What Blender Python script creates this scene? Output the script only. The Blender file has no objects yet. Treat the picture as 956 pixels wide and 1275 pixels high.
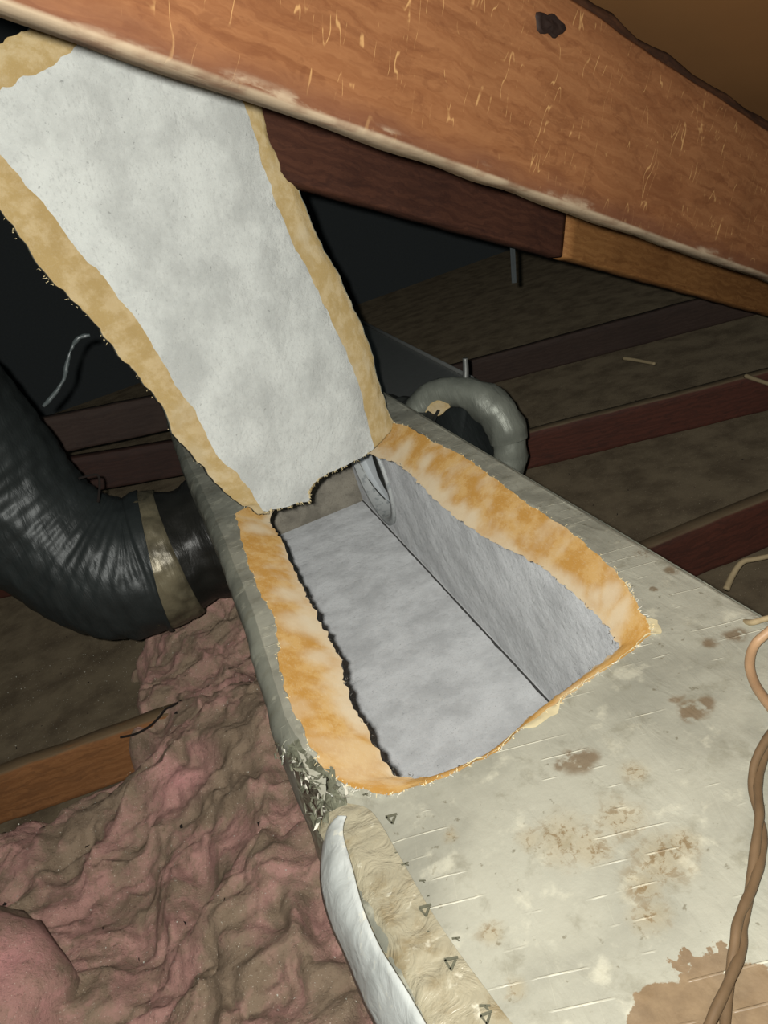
import bpy, bmesh, math, random
from mathutils import Vector, Matrix, noise as mn
random.seed(7)
C = bpy.context.scene
COL = C.collection
K = 0.5            # metres per working unit (camera height above the duct top is one unit)
ZF = 2.28          # attic floor lies this many units below the camera

# ------------------------------------------------------------------ camera
F_PX, CX, CY = 920.0, 478.0, 637.5
AX = Vector((0.90586779, -0.38046447, 0.18614598))    # world x seen from the camera (right, down, forward)
AY = Vector((-0.32244628, -0.33447786, 0.88552411))
AZ = Vector((-0.27464876, -0.86218986, -0.42567207))
cam_d = bpy.data.cameras.new('camera')
cam_d.sensor_fit = 'VERTICAL'
cam_d.sensor_height = 24.0
cam_d.lens = F_PX / 1275.0 * 24.0
cam_d.clip_start = 0.01
cam = bpy.data.objects.new('camera', cam_d)
COL.objects.link(cam)
right = Vector((AX.x, AY.x, AZ.x)); up = -Vector((AX.y, AY.y, AZ.y)); fwd = Vector((AX.z, AY.z, AZ.z))
m = Matrix((right, up, -fwd)).transposed().to_4x4()
m.translation = Vector((0, 0, ZF * K))
cam.matrix_world = m
C.camera = cam

# ------------------------------------------------------------------ world, lamps, exposure
w = bpy.data.worlds.new('attic_air'); C.world = w; w.use_nodes = True
w.node_tree.nodes['Background'].inputs[0].default_value = (0.75, 0.95, 1.0, 1)
w.node_tree.nodes['Background'].inputs[1].default_value = 0.03
def W(p):                                              # working units -> metres
    return Vector((p[0] * K, p[1] * K, (p[2] + ZF) * K))
def lamp(name, p, power, radius, col):
    l = bpy.data.lights.new(name, 'POINT'); l.energy = power; l.shadow_soft_size = radius; l.color = col
    l.use_nodes = True; nt = l.node_tree               # phone flash tone-mapped flat: softer fall-off with distance
    fo = nt.nodes.new('ShaderNodeLightFalloff'); fo.inputs['Strength'].default_value = 1.0
    nt.links.new(fo.outputs['Linear'], nt.nodes['Emission'].inputs['Strength'])
    o = bpy.data.objects.new(name, l); COL.objects.link(o); o.location = W(p); return o
fl = right * -0.045 + up * 0.022 - fwd * 0.02
lamp('flash_lamp', fl, 44.0, 0.006, (1.0, 0.985, 0.94))
C.view_settings.view_transform = 'Standard'
C.view_settings.look = 'None'
C.view_settings.gamma = 1.0
C.view_settings.use_curve_mapping = False
C.view_settings.exposure = 0.0

# ------------------------------------------------------------------ geometry helpers
def ray(px, py):
    d = Vector((px - CX, py - CY, F_PX))
    return Vector((d.dot(AX), d.dot(AY), d.dot(AZ)))
def on_z(px, py, z): r = ray(px, py); return r * (z / r.z)
def on_x(px, py, x): r = ray(px, py); return r * (x / r.x)
def on_y(px, py, y): r = ray(px, py); return r * (y / r.y)
def on_plane(px, py, p0, n): r = ray(px, py); return r * (p0.dot(n) / r.dot(n))
def nz(p, s, seed=0.0): return mn.noise(Vector((p[0] * s + seed, p[1] * s - seed * 1.7, p[2] * s + seed * .6)))
def fbm(p, s, o=4, seed=0.0):
    a, t, q = 1.0, 0.0, s
    for i in range(o):
        t += a * nz(p, q, seed + i * 3.1); a *= .5; q *= 2.07
    return t
def sm(a, b, x):
    t = max(0.0, min(1.0, (x - a) / (b - a))); return t * t * (3 - 2 * t)
def empty(name, p, label, cat, group=None):
    o = bpy.data.objects.new(name, None); COL.objects.link(o); o.empty_display_size = .05
    o.location = W(p); o['label'] = label; o['category'] = cat
    if group: o['group'] = group
    return o
def tag(o, label, cat, group=None):
    o['label'] = label; o['category'] = cat
    if group: o['group'] = group
    return o
def build(name, verts, faces, mats, parent=None, fm=None, smooth=True, origin=None):
    """one mesh object from working-unit vertices; the origin is put on its parent or at the given point"""
    if parent is not None:
        b = Vector((0, 0, 0)); q = parent
        while q is not None: b += q.location; q = q.parent
    else:
        b = W(origin) if origin is not None else W(verts[0])
    me = bpy.data.meshes.new(name)
    me.from_pydata([tuple(W(v) - b) for v in verts], [], faces)
    if not isinstance(mats, (list, tuple)): mats = [mats]
    for mt in mats: me.materials.append(mt)
    if fm: me.polygons.foreach_set('material_index', fm)
    me.polygons.foreach_set('use_smooth', [smooth] * len(faces))
    me.update()
    o = bpy.data.objects.new(name, me); COL.objects.link(o)
    if parent is not None: o.parent = parent
    else: o.location = b
    return o
def fix_normals(o):
    bm = bmesh.new(); bm.from_mesh(o.data); bmesh.ops.recalc_face_normals(bm, faces=bm.faces); bm.to_mesh(o.data); bm.free(); return o
def catmull(pts, n, closed=False):
    pts = [Vector(p) for p in pts]; L = len(pts); out = []
    segs = L if closed else L - 1
    for i in range(segs):
        if closed: p0, p1, p2, p3 = pts[i - 1], pts[i], pts[(i + 1) % L], pts[(i + 2) % L]
        else: p0, p1, p2, p3 = pts[max(0, i - 1)], pts[i], pts[i + 1], pts[min(L - 1, i + 2)]
        for k in range(n):
            t = k / n
            out.append(.5 * ((2 * p1) + (p2 - p0) * t + (2 * p0 - 5 * p1 + 4 * p2 - p3) * t * t + (3 * p1 - p0 - 3 * p2 + p3) * t ** 3))
    if not closed: out.append(pts[-1])
    return out
def sweep(path, rad, seg=32, cap=True, wob=None):
    """tube along a path; rad(t) radius; wob(t, a, p) extra radius"""
    vs, fs = [], []
    n = len(path); T = []
    for i in range(n):
        T.append((path[min(n - 1, i + 1)] - path[max(0, i - 1)]).normalized())
    u = T[0].orthogonal().normalized()
    for i in range(n):
        u = (u - T[i] * u.dot(T[i])).normalized(); v = T[i].cross(u)
        t = i / (n - 1); r = rad(t)
        for k in range(seg):
            a = 2 * math.pi * k / seg
            d = u * math.cos(a) + v * math.sin(a)
            rr = r + (wob(t, a, path[i] + d * r) if wob else 0)
            vs.append(path[i] + d * rr)
    for i in range(n - 1):
        for k in range(seg):
            k2 = (k + 1) % seg
            fs.append((i * seg + k, i * seg + k2, (i + 1) * seg + k2, (i + 1) * seg + k))
    if cap:
        vs.append(path[0]); vs.append(path[-1]); a = len(vs) - 2
        for k in range(seg):
            k2 = (k + 1) % seg
            fs.append((a, k2, k)); fs.append((a + 1, (n - 1) * seg + k, (n - 1) * seg + k2))
    return vs, fs
def join(*vf):
    V, Fa = [], []
    for v, f in vf:
        b = len(V); V += list(v); Fa += [tuple(i + b for i in q) for q in f]
    return V, Fa
def grid_faces(nu, nv, flip=False):
    fs = []
    for i in range(nu - 1):
        for j in range(nv - 1):
            a, b, c, d = i * nv + j, (i + 1) * nv + j, (i + 1) * nv + j + 1, i * nv + j + 1
            fs.append((a, d, c, b) if flip else (a, b, c, d))
    return fs

# ------------------------------------------------------------------ material helpers
def lin(r, g, b):
    f = lambda c: (c / 255 / 12.92) if c / 255 <= .04045 else ((c / 255 + .055) / 1.055) ** 2.4
    return (f(r), f(g), f(b), 1.0)
class Mat:
    def __init__(s, name, rough=.8, metallic=0.0, spec=.3):
        s.m = bpy.data.materials.new(name); s.m.use_nodes = True; s.nt = s.m.node_tree
        s.b = s.nt.nodes['Principled BSDF']
        s.b.inputs['Roughness'].default_value = rough; s.b.inputs['Metallic'].default_value = metallic
        s.b.inputs['Specular IOR Level'].default_value = spec
        if rough > .85 and 'Diffuse Roughness' in s.b.inputs: s.b.inputs['Diffuse Roughness'].default_value = 1.0
        s._pos = None; s._obj = None
    def new(s, t, **k):
        n = s.nt.nodes.new(t)
        for a, v in k.items(): setattr(n, a, v)
        return n
    def put(s, sock, v):
        if isinstance(v, bpy.types.NodeSocket): s.nt.links.new(v, sock)
        elif v is not None: sock.default_value = v
    @property
    def pos(s):
        if s._pos is None: s._pos = s.new('ShaderNodeNewGeometry').outputs['Position']
        return s._pos
    @property
    def obj(s):
        if s._obj is None: s._obj = s.new('ShaderNodeTexCoord').outputs['Object']
        return s._obj
    def map(s, v, scale=(1, 1, 1), rot=(0, 0, 0), loc=(0, 0, 0)):
        n = s.new('ShaderNodeMapping'); s.put(n.inputs[0], v)
        n.inputs['Scale'].default_value = scale; n.inputs['Rotation'].default_value = rot; n.inputs['Location'].default_value = loc
        return n.outputs[0]
    def noise(s, v, scale, detail=4, rough=.55, dist=0.0, color=False):
        n = s.new('ShaderNodeTexNoise'); s.put(n.inputs['Vector'], v)
        n.inputs['Scale'].default_value = scale; n.inputs['Detail'].default_value = detail
        n.inputs['Roughness'].default_value = rough; n.inputs['Distortion'].default_value = dist
        return n.outputs['Color' if color else 'Fac']
    def voro(s, v, scale, feat='F1', rnd=1.0):
        n = s.new('ShaderNodeTexVoronoi', feature=feat); s.put(n.inputs['Vector'], v)
        n.inputs['Scale'].default_value = scale; n.inputs['Randomness'].default_value = rnd
        return n.outputs['Distance']
    def wave(s, v, scale, dist=2.0, detail=3, dscale=1.0, dirn='Y', kind='BANDS', prof='SIN'):
        n = s.new('ShaderNodeTexWave', wave_type=kind, wave_profile=prof)
        if kind == 'BANDS': n.bands_direction = dirn
        else: n.rings_direction = dirn
        s.put(n.inputs['Vector'], v); n.inputs['Scale'].default_value = scale
        n.inputs['Distortion'].default_value = dist; n.inputs['Detail'].default_value = detail; n.inputs['Detail Scale'].default_value = dscale
        return n.outputs['Fac']
    def math(s, op, a, b=None, c=None):
        n = s.new('ShaderNodeMath', operation=op); s.put(n.inputs[0], a); s.put(n.inputs[1], b)
        if c is not None: s.put(n.inputs[2], c)
        return n.outputs[0]
    def step(s, v, a, b, lo=0.0, hi=1.0):
        n = s.new('ShaderNodeMapRange', interpolation_type='SMOOTHSTEP'); s.put(n.inputs[0], v)
        for i, x in enumerate((a, b, lo, hi)): n.inputs[i + 1].default_value = x
        return n.outputs[0]
    def mix(s, f, a, b, mode='MIX'):
        n = s.new('ShaderNodeMix', data_type='RGBA', blend_type=mode); s.put(n.inputs[0], f); s.put(n.inputs[6], a); s.put(n.inputs[7], b)
        return n.outputs[2]
    def vadd(s, v, noise_col, amt):
        a = s.new('ShaderNodeVectorMath', operation='MULTIPLY_ADD')
        s.put(a.inputs[0], noise_col); a.inputs[1].default_value = (amt,) * 3; s.put(a.inputs[2], v)
        b = s.new('ShaderNodeVectorMath', operation='SUBTRACT'); s.put(b.inputs[0], a.outputs[0]); b.inputs[1].default_value = (amt * .5,) * 3
        return b.outputs[0]
    def blob(s, v, c, r, soft=.5):
        """1 inside a ball of radius r about c (metres), fading out over soft*r"""
        a = s.new('ShaderNodeVectorMath', operation='DISTANCE'); s.put(a.inputs[0], v); a.inputs[1].default_value = tuple(c)
        return s.step(a.outputs['Value'], r, r * (1 - soft))
    def sep(s, v):
        n = s.new('ShaderNodeSeparateXYZ'); s.put(n.inputs[0], v); return n.outputs
    def color(s, v): s.put(s.b.inputs['Base Color'], v)
    def rough(s, v): s.put(s.b.inputs['Roughness'], v)
    def bump(s, h, strength=.5, dist=.002):
        n = s.new('ShaderNodeBump'); n.inputs['Strength'].default_value = strength; n.inputs['Distance'].default_value = dist
        s.put(n.inputs['Height'], h); s.nt.links.new(n.outputs[0], s.b.inputs['Normal'])

def blobs_max(M, v, lst):
    out = None
    for c, r, soft in lst:
        b = M.blob(v, c, r, soft)
        out = b if out is None else M.math('MAXIMUM', out, b)
    return out

# --- foil facing of the duct board: dusty silver-cream skin, scrim threads, mud stains
def foil(name, base, stain=True, dark=lin(120, 116, 96)):
    M = Mat(name, .5, .0, .45); p = M.pos
    wp = M.vadd(p, M.noise(p, 40, 4, color=True), .02)
    c = M.mix(M.step(M.noise(p, 9, 5), .38, .66), base, tuple(x * .72 for x in base[:3]) + (1,))
    c = M.mix(M.math('MULTIPLY', M.step(M.noise(wp, 28, 6, .65), .52, .7), .45), c, dark)
    # small dark flecks
    c = M.mix(M.math('MULTIPLY', M.step(M.noise(p, 110, 3, .6), .66, .74), .55), c, lin(95, 86, 62))
    # brighter scuffs
    c = M.mix(M.math('MULTIPLY', M.step(M.noise(M.map(p, (1, 1, 1)), 33, 5, .6), .56, .72), .35), c, lin(232, 230, 206))
    # scrim threads
    sdr = on_z(680, 1100, -1) - on_z(560, 1129, -1); sx = M.map(p, (1, 1, 1), (0, 0, -math.atan2(sdr.y, sdr.x)))
    ln = M.wave(sx, 14.0, .25, 2, 1.0, 'Y'); l1 = M.step(ln, .985, .999)
    ln2 = M.wave(sx, 12.0, .25, 2, 1.0, 'X'); l2 = M.math('MULTIPLY', M.step(ln2, .995, .9995), .12)
    brk = M.step(M.noise(p, 24, 2), .54, .64)
    ll = M.math('MULTIPLY', M.math('MAXIMUM', l1, l2), brk)
    c = M.mix(M.math('MULTIPLY', ll, .45), c, lin(240, 238, 214))
    if stain:
        S = []
        for (x, y, r, so) in [(718, 948, .019, .5), (735, 942, .013, .6), (700, 952, .010, .6),
                              (862, 886, .016, .6), (878, 875, .011, .6), (845, 872, .009, .7),
                              (915, 790, .014, .6), (885, 800, .011, .6), (800, 690, .014, .8), (835, 710, .011, .7), (812, 735, .006, .6)]:
            S.append((W(on_z(x, y, -1)), r, so))
        st = blobs_max(M, wp, S)
        st = M.math('MULTIPLY', st, M.step(M.noise(p, 85, 4, .6), .36, .52))
        c = M.mix(M.math('MULTIPLY', st, .75), c, lin(112, 90, 62))
        S = [(W(on_z(x, y, -1)), r, so) for (x, y, r, so) in [(700, 1045, .034, .9), (735, 1055, .022, .8), (660, 1045, .017, .9), (825, 1070, .032, .9), (800, 1100, .022, .9),
                              (850, 1050, .020, .9), (770, 1020, .03, 1.0), (610, 1160, .014, .9), (560, 1040, .01, 1), (640, 1230, .012, .9), (810, 1140, .02, 1.0),
                              (540, 1200, .016, 1), (500, 1110, .012, 1), (790, 960, .02, 1)]]
        st = blobs_max(M, wp, S)
        halo = M.math('MULTIPLY', st, .3)
        c = M.mix(halo, c, lin(170, 148, 100))
        sp = M.math('MULTIPLY', st, M.step(M.noise(wp, 120, 5, .7), .50, .6))
        c = M.mix(M.math('MULTIPLY', sp, .7), c, lin(118, 92, 52))
        # dried mud patch in the near corner
        S = [(W(on_z(x, y, -1)), r, .12) for (x, y, r) in [(905, 1262, .028), (870, 1240, .018), (950, 1240, .02), (820, 1262, .018), (885, 1200, .012), (850, 1195, .008), (800, 1275, .016)]]
        md = blobs_max(M, M.vadd(p, M.noise(p, 55, 5, color=True), .045), S)
        c = M.mix(M.math('MULTIPLY', md, .9), c, M.mix(M.noise(p, 90, 4), lin(96, 74, 50), lin(156, 132, 100)))
    M.color(c)
    M.rough(M.step(M.noise(p, 20, 4), .3, .7, .38, .62))
    h = M.math('ADD', M.noise(p, 22, 6, .62), M.math('MULTIPLY', ll, .5))
    h = M.math('ADD', h, M.math('MULTIPLY', M.noise(M.map(p, (3, 1, 1)), 14, 3, .5, 1.5), .8))
    M.bump(h, .5, .003)
    return M.m
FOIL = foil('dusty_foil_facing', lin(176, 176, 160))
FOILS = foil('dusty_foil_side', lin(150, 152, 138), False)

def tape(name, base, dark, sheen=.35, rel=.8):
    M = Mat(name, sheen, .0, .6); p = M.pos
    wp = M.vadd(p, M.noise(p, 30, 4, color=True), .03)
    c = M.mix(M.math('MULTIPLY', M.step(M.noise(wp, 30, 5, .6), .44, .68), .7), base, dark)
    c = M.mix(M.math('MULTIPLY', M.step(M.noise(wp, 75, 3, .6), .60, .72), .5), c, lin(236, 234, 214))
    M.color(c)
    M.bump(M.math('ADD', M.noise(p, 45, 4, .55, 1.2), M.noise(wp, 15, 3)), rel, .005)
    return M.m
TAPE = tape('aged_foil_tape', lin(168, 162, 138), lin(126, 108, 72))
LTAPE = tape('loose_white_foil_tape', lin(198, 204, 200), lin(170, 176, 172), .4, .3)
CRUMPLE = tape('crumpled_foil', lin(120, 122, 104), lin(52, 50, 34), .28)

def liner(name, base, dirt, speck=.35, fl=.25):
    M = Mat(name, .95, 0, .1); p = M.pos
    wp = M.vadd(p, M.noise(p, 60, 3, color=True), .012)
    c = M.mix(M.step(M.noise(wp, 11, 6, .65), .34, .68), base, tuple(x * (1 - fl) for x in base[:3]) + (1,))
    c = M.mix(M.math('MULTIPLY', M.step(M.noise(M.map(p, (1, 1, .6)), 260, 4, .7), .53, .7), speck), c, dirt)
    c = M.mix(M.math('MULTIPLY', M.step(M.noise(p, 130, 3, .6), .68, .74), .5), c, tuple(x * .5 for x in dirt[:3]) + (1,))
    M.color(c)
    M.bump(M.math('ADD', M.noise(wp, 150, 6, .75), M.math('MULTIPLY', M.noise(wp, 22, 5), 3.0)), .8, .004)
    return M.m
LINER = liner('dusty_grey_liner', lin(212, 214, 214), lin(146, 147, 146))
LINEREND = liner('brown_dusted_liner', lin(170, 164, 150), lin(108, 99, 84), .6, .4)
LINERFLAP = liner('white_fleece_liner', lin(214, 217, 212), lin(168, 170, 166), .45, .24)

# --- exposed glass fibre on the cut bevels
def fibre(name, deep, light, pale, pale_blobs, thr=(.42, .62), low=False):
    M = Mat(name, .95, 0, .1); p = M.pos
    wp = M.vadd(p, M.noise(p, 26, 4, color=True), .03)
    c = M.mix(M.step(M.noise(M.map(p, (1, .8, 1)), 30, 6, .7), thr[0], thr[1]), deep, light)
    if low:
        zz = M.math('ADD', M.sep(p)[2], M.math('MULTIPLY', M.math('SUBTRACT', M.noise(p, 11, 4), .5), .07))
        c = M.mix(M.math('MULTIPLY', M.step(zz, (-1.045 + ZF) * K, (-1.085 + ZF) * K), .75), c, pale)
    c = M.mix(M.math('MULTIPLY', M.step(M.noise(p, 12, 3, .6), .5, .66), .35), c, pale)
    if pale_blobs:
        b = blobs_max(M, wp, pale_blobs)
        c = M.mix(M.math('MULTIPLY', b, .7), c, pale)
    st = M.noise(M.map(p, (3, 1, 3)), 160, 4, .7)
    c = M.mix(M.math('MULTIPLY', M.step(st, .52, .68), .2), c, pale)
    M.color(c)
    M.bump(M.math('ADD', M.noise(M.map(p, (2.2, 1, 2.2)), 150, 5, .7), M.noise(p, 25, 3)), .45, .002)
    return M.m
PB = [(W(on_z(x, y, -1.04)), r, .8) for x, y, r in [(378, 775, .05), (400, 815, .035), (365, 735, .04), (320, 660, .045), (500, 560, .045), (530, 575, .035), (555, 610, .028), (600, 650, .022),
      (760, 745, .03), (770, 765, .03), (735, 740, .025), (650, 690, .014), (700, 725, .016)]]
FIBRE = fibre('yellow_glass_fibre', lin(174, 132, 68), lin(188, 154, 98), lin(200, 188, 162), PB, low=True)
FIBREFLAP = fibre('straw_glass_fibre', lin(182, 158, 108), lin(198, 178, 136), lin(206, 196, 170), None)

def plain(name, col, rough=.7, metallic=0., spec=.3, var=.3, sc=60):
    M = Mat(name, rough, metallic, spec); M.color(M.mix(M.noise(M.pos, sc, 4), col, tuple(x * (1 - var) for x in col[:3]) + (1,))); return M.m
# --- timber
def wood(name, a, b, dark, scale=1.0, crack=False, stain=None, rot=0.0):
    M = Mat(name, .72, 0, .25); o = M.obj
    v = M.map(o, (1.0 * scale, 5.5 * scale, 5.5 * scale))
    wv = M.vadd(v, M.noise(M.map(o, (3.5, 9, 9)), 3.2, 4, .6, color=True), .26)
    g = M.wave(wv, 3.4, 6.0, 4, 1.3, 'Z')
    g2 = M.wave(wv, 11.0, 9.0, 4, 2.2, 'Z')
    c = M.mix(M.math('ADD', M.math('MULTIPLY', M.step(g, .1, .9), .5), M.math('MULTIPLY', g2, .35)), a, b)
    c = M.mix(M.math('MULTIPLY', M.step(M.noise(M.map(o, (9, 22, 22)), 2.4, 5, .6, 1.2), .55, .66), .35), c, dark)
    c = M.mix(M.math('MULTIPLY', M.step(M.noise(wv, 5.0, 6, .6, 2.0), .50, .64), .38), c, dark)
    c = M.mix(M.math('MULTIPLY', M.noise(M.map(o, (6, 120, 120)), 2.0, 4, .6), .35), c, dark)
    c = M.mix(M.step(M.noise(o, 4, 3), .4, .75, 0, .35), c, dark)
    h = M.math('ADD', g, M.noise(M.map(o, (8, 160, 160)), 2, 3))
    if crack:
        ck = M.math('ABSOLUTE', M.math('SUBTRACT', M.noise(M.map(M.vadd(o, M.noise(o, 30, 3, color=True), .006), (30, 5, 7)), 2.2, 1, .4), .5))
        kk = M.math('MULTIPLY', M.step(ck, .013, .002), M.step(M.noise(M.map(o, (1, 1, 1.6)), 26, 3, .6), .50, .60))
        c = M.mix(M.math('MULTIPLY', kk, .55), c, lin(222, 178, 118))
        h = M.math('SUBTRACT', h, M.math('MULTIPLY', kk, .6))
    if stain: c = stain(M, c)
    M.color(c); M.bump(h, .2, .001)
    return M.m
def rafter_stain_lit_edge(M, c):
    z = M.sep(M.obj)
    ed = M.math('ADD', z[2], M.math('MULTIPLY', M.noise(M.map(M.obj, (6, 20, 20)), 2.5, 4), .03))
    s = M.math('MULTIPLY', M.step(ed, .045, .020), .6)
    c = M.mix(s, c, lin(104, 66, 50))
    pale = M.math('MAXIMUM', M.math('MULTIPLY', M.step(ed, .026, .014), M.step(M.noise(M.map(M.obj, (1, 3, 3)), 14, 5, .65), .48, .64)), M.math('MULTIPLY', M.step(z[2], .005, .002), M.step(M.noise(M.obj, 24, 4), .3, .55, .35, 1.0)))  # pale underside and lower edge: grazing light put into the colour
    c = M.mix(M.math('MULTIPLY', pale, .8), c, lin(196, 178, 150))
    return c
RAFTER = wood('weathered_orange_rafter', lin(156, 108, 70), lin(140, 92, 57), lin(108, 64, 38), 1.0, True, rafter_stain_lit_edge)
BROWN = wood('dark_brown_board', lin(98, 62, 46), lin(76, 46, 35), lin(52, 33, 28))
TAN = wood('tan_board', lin(176, 126, 74), lin(150, 102, 56), lin(112, 70, 36))
def dusty_top(M, c):
    z = M.math('ADD', M.sep(M.obj)[2], M.math('MULTIPLY', M.noise(M.map(M.obj, (4, 20, 20)), 2.5, 4), .012))
    return M.mix(M.math('MULTIPLY', M.step(z, .138, .146), .8), c, lin(104, 92, 70))
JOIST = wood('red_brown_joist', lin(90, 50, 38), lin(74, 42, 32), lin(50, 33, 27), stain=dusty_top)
TOP_SHADE = wood('rafter_top_shade', lin(84, 54, 34), lin(60, 38, 26), lin(36, 26, 20))  # dark wood colour standing in for shade above the rafter
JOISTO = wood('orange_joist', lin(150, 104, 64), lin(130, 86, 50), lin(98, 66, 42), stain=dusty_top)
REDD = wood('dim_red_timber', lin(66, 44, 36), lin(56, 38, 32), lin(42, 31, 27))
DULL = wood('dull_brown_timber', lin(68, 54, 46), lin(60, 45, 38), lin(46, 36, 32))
DECK = plain('roof_deck_plywood', lin(124, 88, 52), .85, 0, .15, .3, 7)

# --- flexible duct jacket
def jacket(name, base, rough, lo=.6):
    M = Mat(name, rough, .25, .5); p = M.pos
    c = M.mix(M.step(M.noise(p, 12, 5), .35, .7), base, tuple(x * lo for x in base[:3]) + (1,))
    M.color(c)
    M.bump(M.math('ADD', M.noise(M.map(p, (4, 1, 1)), 18, 4, .6, .6), M.math('MULTIPLY', M.noise(p, 60, 3), .3)), .5, .004)
    return M.m
JACKET = jacket('dark_silver_duct_jacket', lin(50, 55, 54), .46, .8)
DIRTY = jacket('dirty_foil_collar', lin(128, 120, 96), .38, .35)
BLACKW = jacket('blackened_collar_wrap', lin(42, 42, 38), .4)
SLEEVE = jacket('dark_duct_sleeve', lin(66, 68, 64), .35)
RINGF = jacket('folded_silver_jacket', lin(142, 146, 134), .45, .7)
M_ = Mat('white_plastic_collar', .45, 0, .5); M_.color(M_.mix(M_.step(M_.noise(M_.pos, 60, 4), .5, .65), lin(206, 210, 208), lin(168, 174, 174))); COLLAR = M_.m
M_ = Mat('inner_core_film', .6); M_.color(lin(196, 202, 204)); CORE = M_.m
M_ = Mat('collar_gap', .6); M_.color(lin(96, 104, 108)); GAP = M_.m

# --- pink glass wool
M_ = Mat('dusty_pink_glass_wool', 1.0, 0, .05); p_ = M_.pos
wp_ = M_.vadd(p_, M_.noise(p_, 18, 4, color=True), .06)
c_ = M_.mix(M_.step(M_.noise(wp_, 7, 6, .62), .40, .58), lin(180, 140, 130), lin(146, 128, 108))
c_ = M_.mix(M_.math('MULTIPLY', M_.step(M_.noise(wp_, 24, 6, .7), .47, .62), .6), c_, lin(136, 118, 98))
c_ = M_.mix(M_.math('MULTIPLY', blobs_max(M_, wp_, [(W(on_z(215, 955, -1.85)), .11, .8), (W(on_z(250, 1180, -1.8)), .05, .9), (W(on_z(10, 1240, -1.9)), .1, .5), (W(on_z(370, 1075, -1.8)), .04, .8)]), .8), c_, lin(218, 158, 156))
c_ = M_.mix(M_.math('MULTIPLY', M_.step(M_.noise(p_, 150, 5, .75), .52, .68), .45), c_, lin(98, 78, 64))
c_ = M_.mix(M_.math('MULTIPLY', M_.step(M_.noise(p_, 420, 2, .5), .66, .74), .7), c_, lin(226, 214, 196))
M_.color(c_)
M_.bump(M_.math('ADD', M_.noise(wp_, 60, 6, .7), M_.math('MULTIPLY', M_.noise(p_, 260, 6, .75), .6)), 1.0, .010)
WOOL = M_.m
# --- dusty plasterboard between the joists
M_ = Mat('dust_covered_board', .95, 0, .1); p_ = M_.pos
c_ = M_.mix(M_.step(M_.noise(p_, 8, 6, .65), .35, .7), lin(96, 86, 69), lin(72, 63, 50))
c_ = M_.mix(M_.math('MULTIPLY', M_.step(M_.noise(p_, 260, 3, .6), .66, .72), .8), c_, lin(176, 166, 146))
c_ = M_.mix(M_.math('MULTIPLY', M_.step(M_.noise(p_, 55, 3, .6), .70, .76), .8), c_, lin(36, 30, 24))
M_.color(c_); M_.bump(M_.noise(p_, 120, 6, .7), .8, .004)
DUST = M_.m
WALL = plain('haze_tinted_boards', lin(68, 73, 74), .95)  # faint haze in the far dark is put into this colour
WALLL = plain('haze_tinted_wall', lin(66, 76, 78), .95, 0, .1, .25, 3)  # blue-grey haze on the left painted as wall colour
SILVER = plain('dull_metal', lin(150, 152, 148), .4, .5)
WIRE = plain('brown_wire_jacket', lin(128, 104, 76), .6, 0, .4, .6, 45)
WIRE2 = plain('tan_wire_jacket', lin(196, 160, 122), .5, 0, .4, .4, 40)
STRAW = plain('pale_straw', lin(176, 158, 122), .8)
INK = plain('grey_ink', lin(112, 112, 94), .8, 0, .2, .4, 300)
TUFT = plain('loose_glass_fibre', lin(238, 222, 176), .9)
TUFTW = plain('white_foil_shred', lin(232, 230, 214), .5)
BLACK = plain('black_debris', lin(34, 28, 24), .9)
KNOT = plain('dark_knot', lin(46, 32, 26), .7, 0, .3, .6, 120)
STRIP = plain('grey_strip', lin(84, 92, 92), .35, 0, .6)

# ================================================================== SETTING
def box(c0, c1, jit=0):
    (x0, y0, z0), (x1, y1, z1) = c0, c1
    v = [(x0, y0, z0), (x1, y0, z0), (x1, y1, z0), (x0, y1, z0), (x0, y0, z1), (x1, y0, z1), (x1, y1, z1), (x0, y1, z1)]
    return v, [(0, 3, 2, 1), (4, 5, 6, 7), (0, 1, 5, 4), (1, 2, 6, 5), (2, 3, 7, 6), (3, 0, 4, 7)]
v, f = box((-6, -3, -ZF - .05), (9, 13, -ZF)); o = build('floor', v, f, DUST, smooth=False, origin=(0, 0, -ZF)); o['kind'] = 'structure'
v, f = box((-6, 13, -ZF), (9, 13.1, 3)); o = build('wall_back', v, f, WALL, smooth=False, origin=(0, 13, -ZF)); o['kind'] = 'structure'
v, f = box((-3.9, -3, -ZF), (-3.8, 13.1, 3)); o = build('wall_left', v, f, WALLL, smooth=False, origin=(-3.8, 5, -ZF)); o['kind'] = 'structure'
v, f = box((9, -3, -ZF), (9.1, 13.1, 3)); o = build('wall_right', v, f, WALL, smooth=False, origin=(9, 5, -ZF)); o['kind'] = 'structure'

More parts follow.
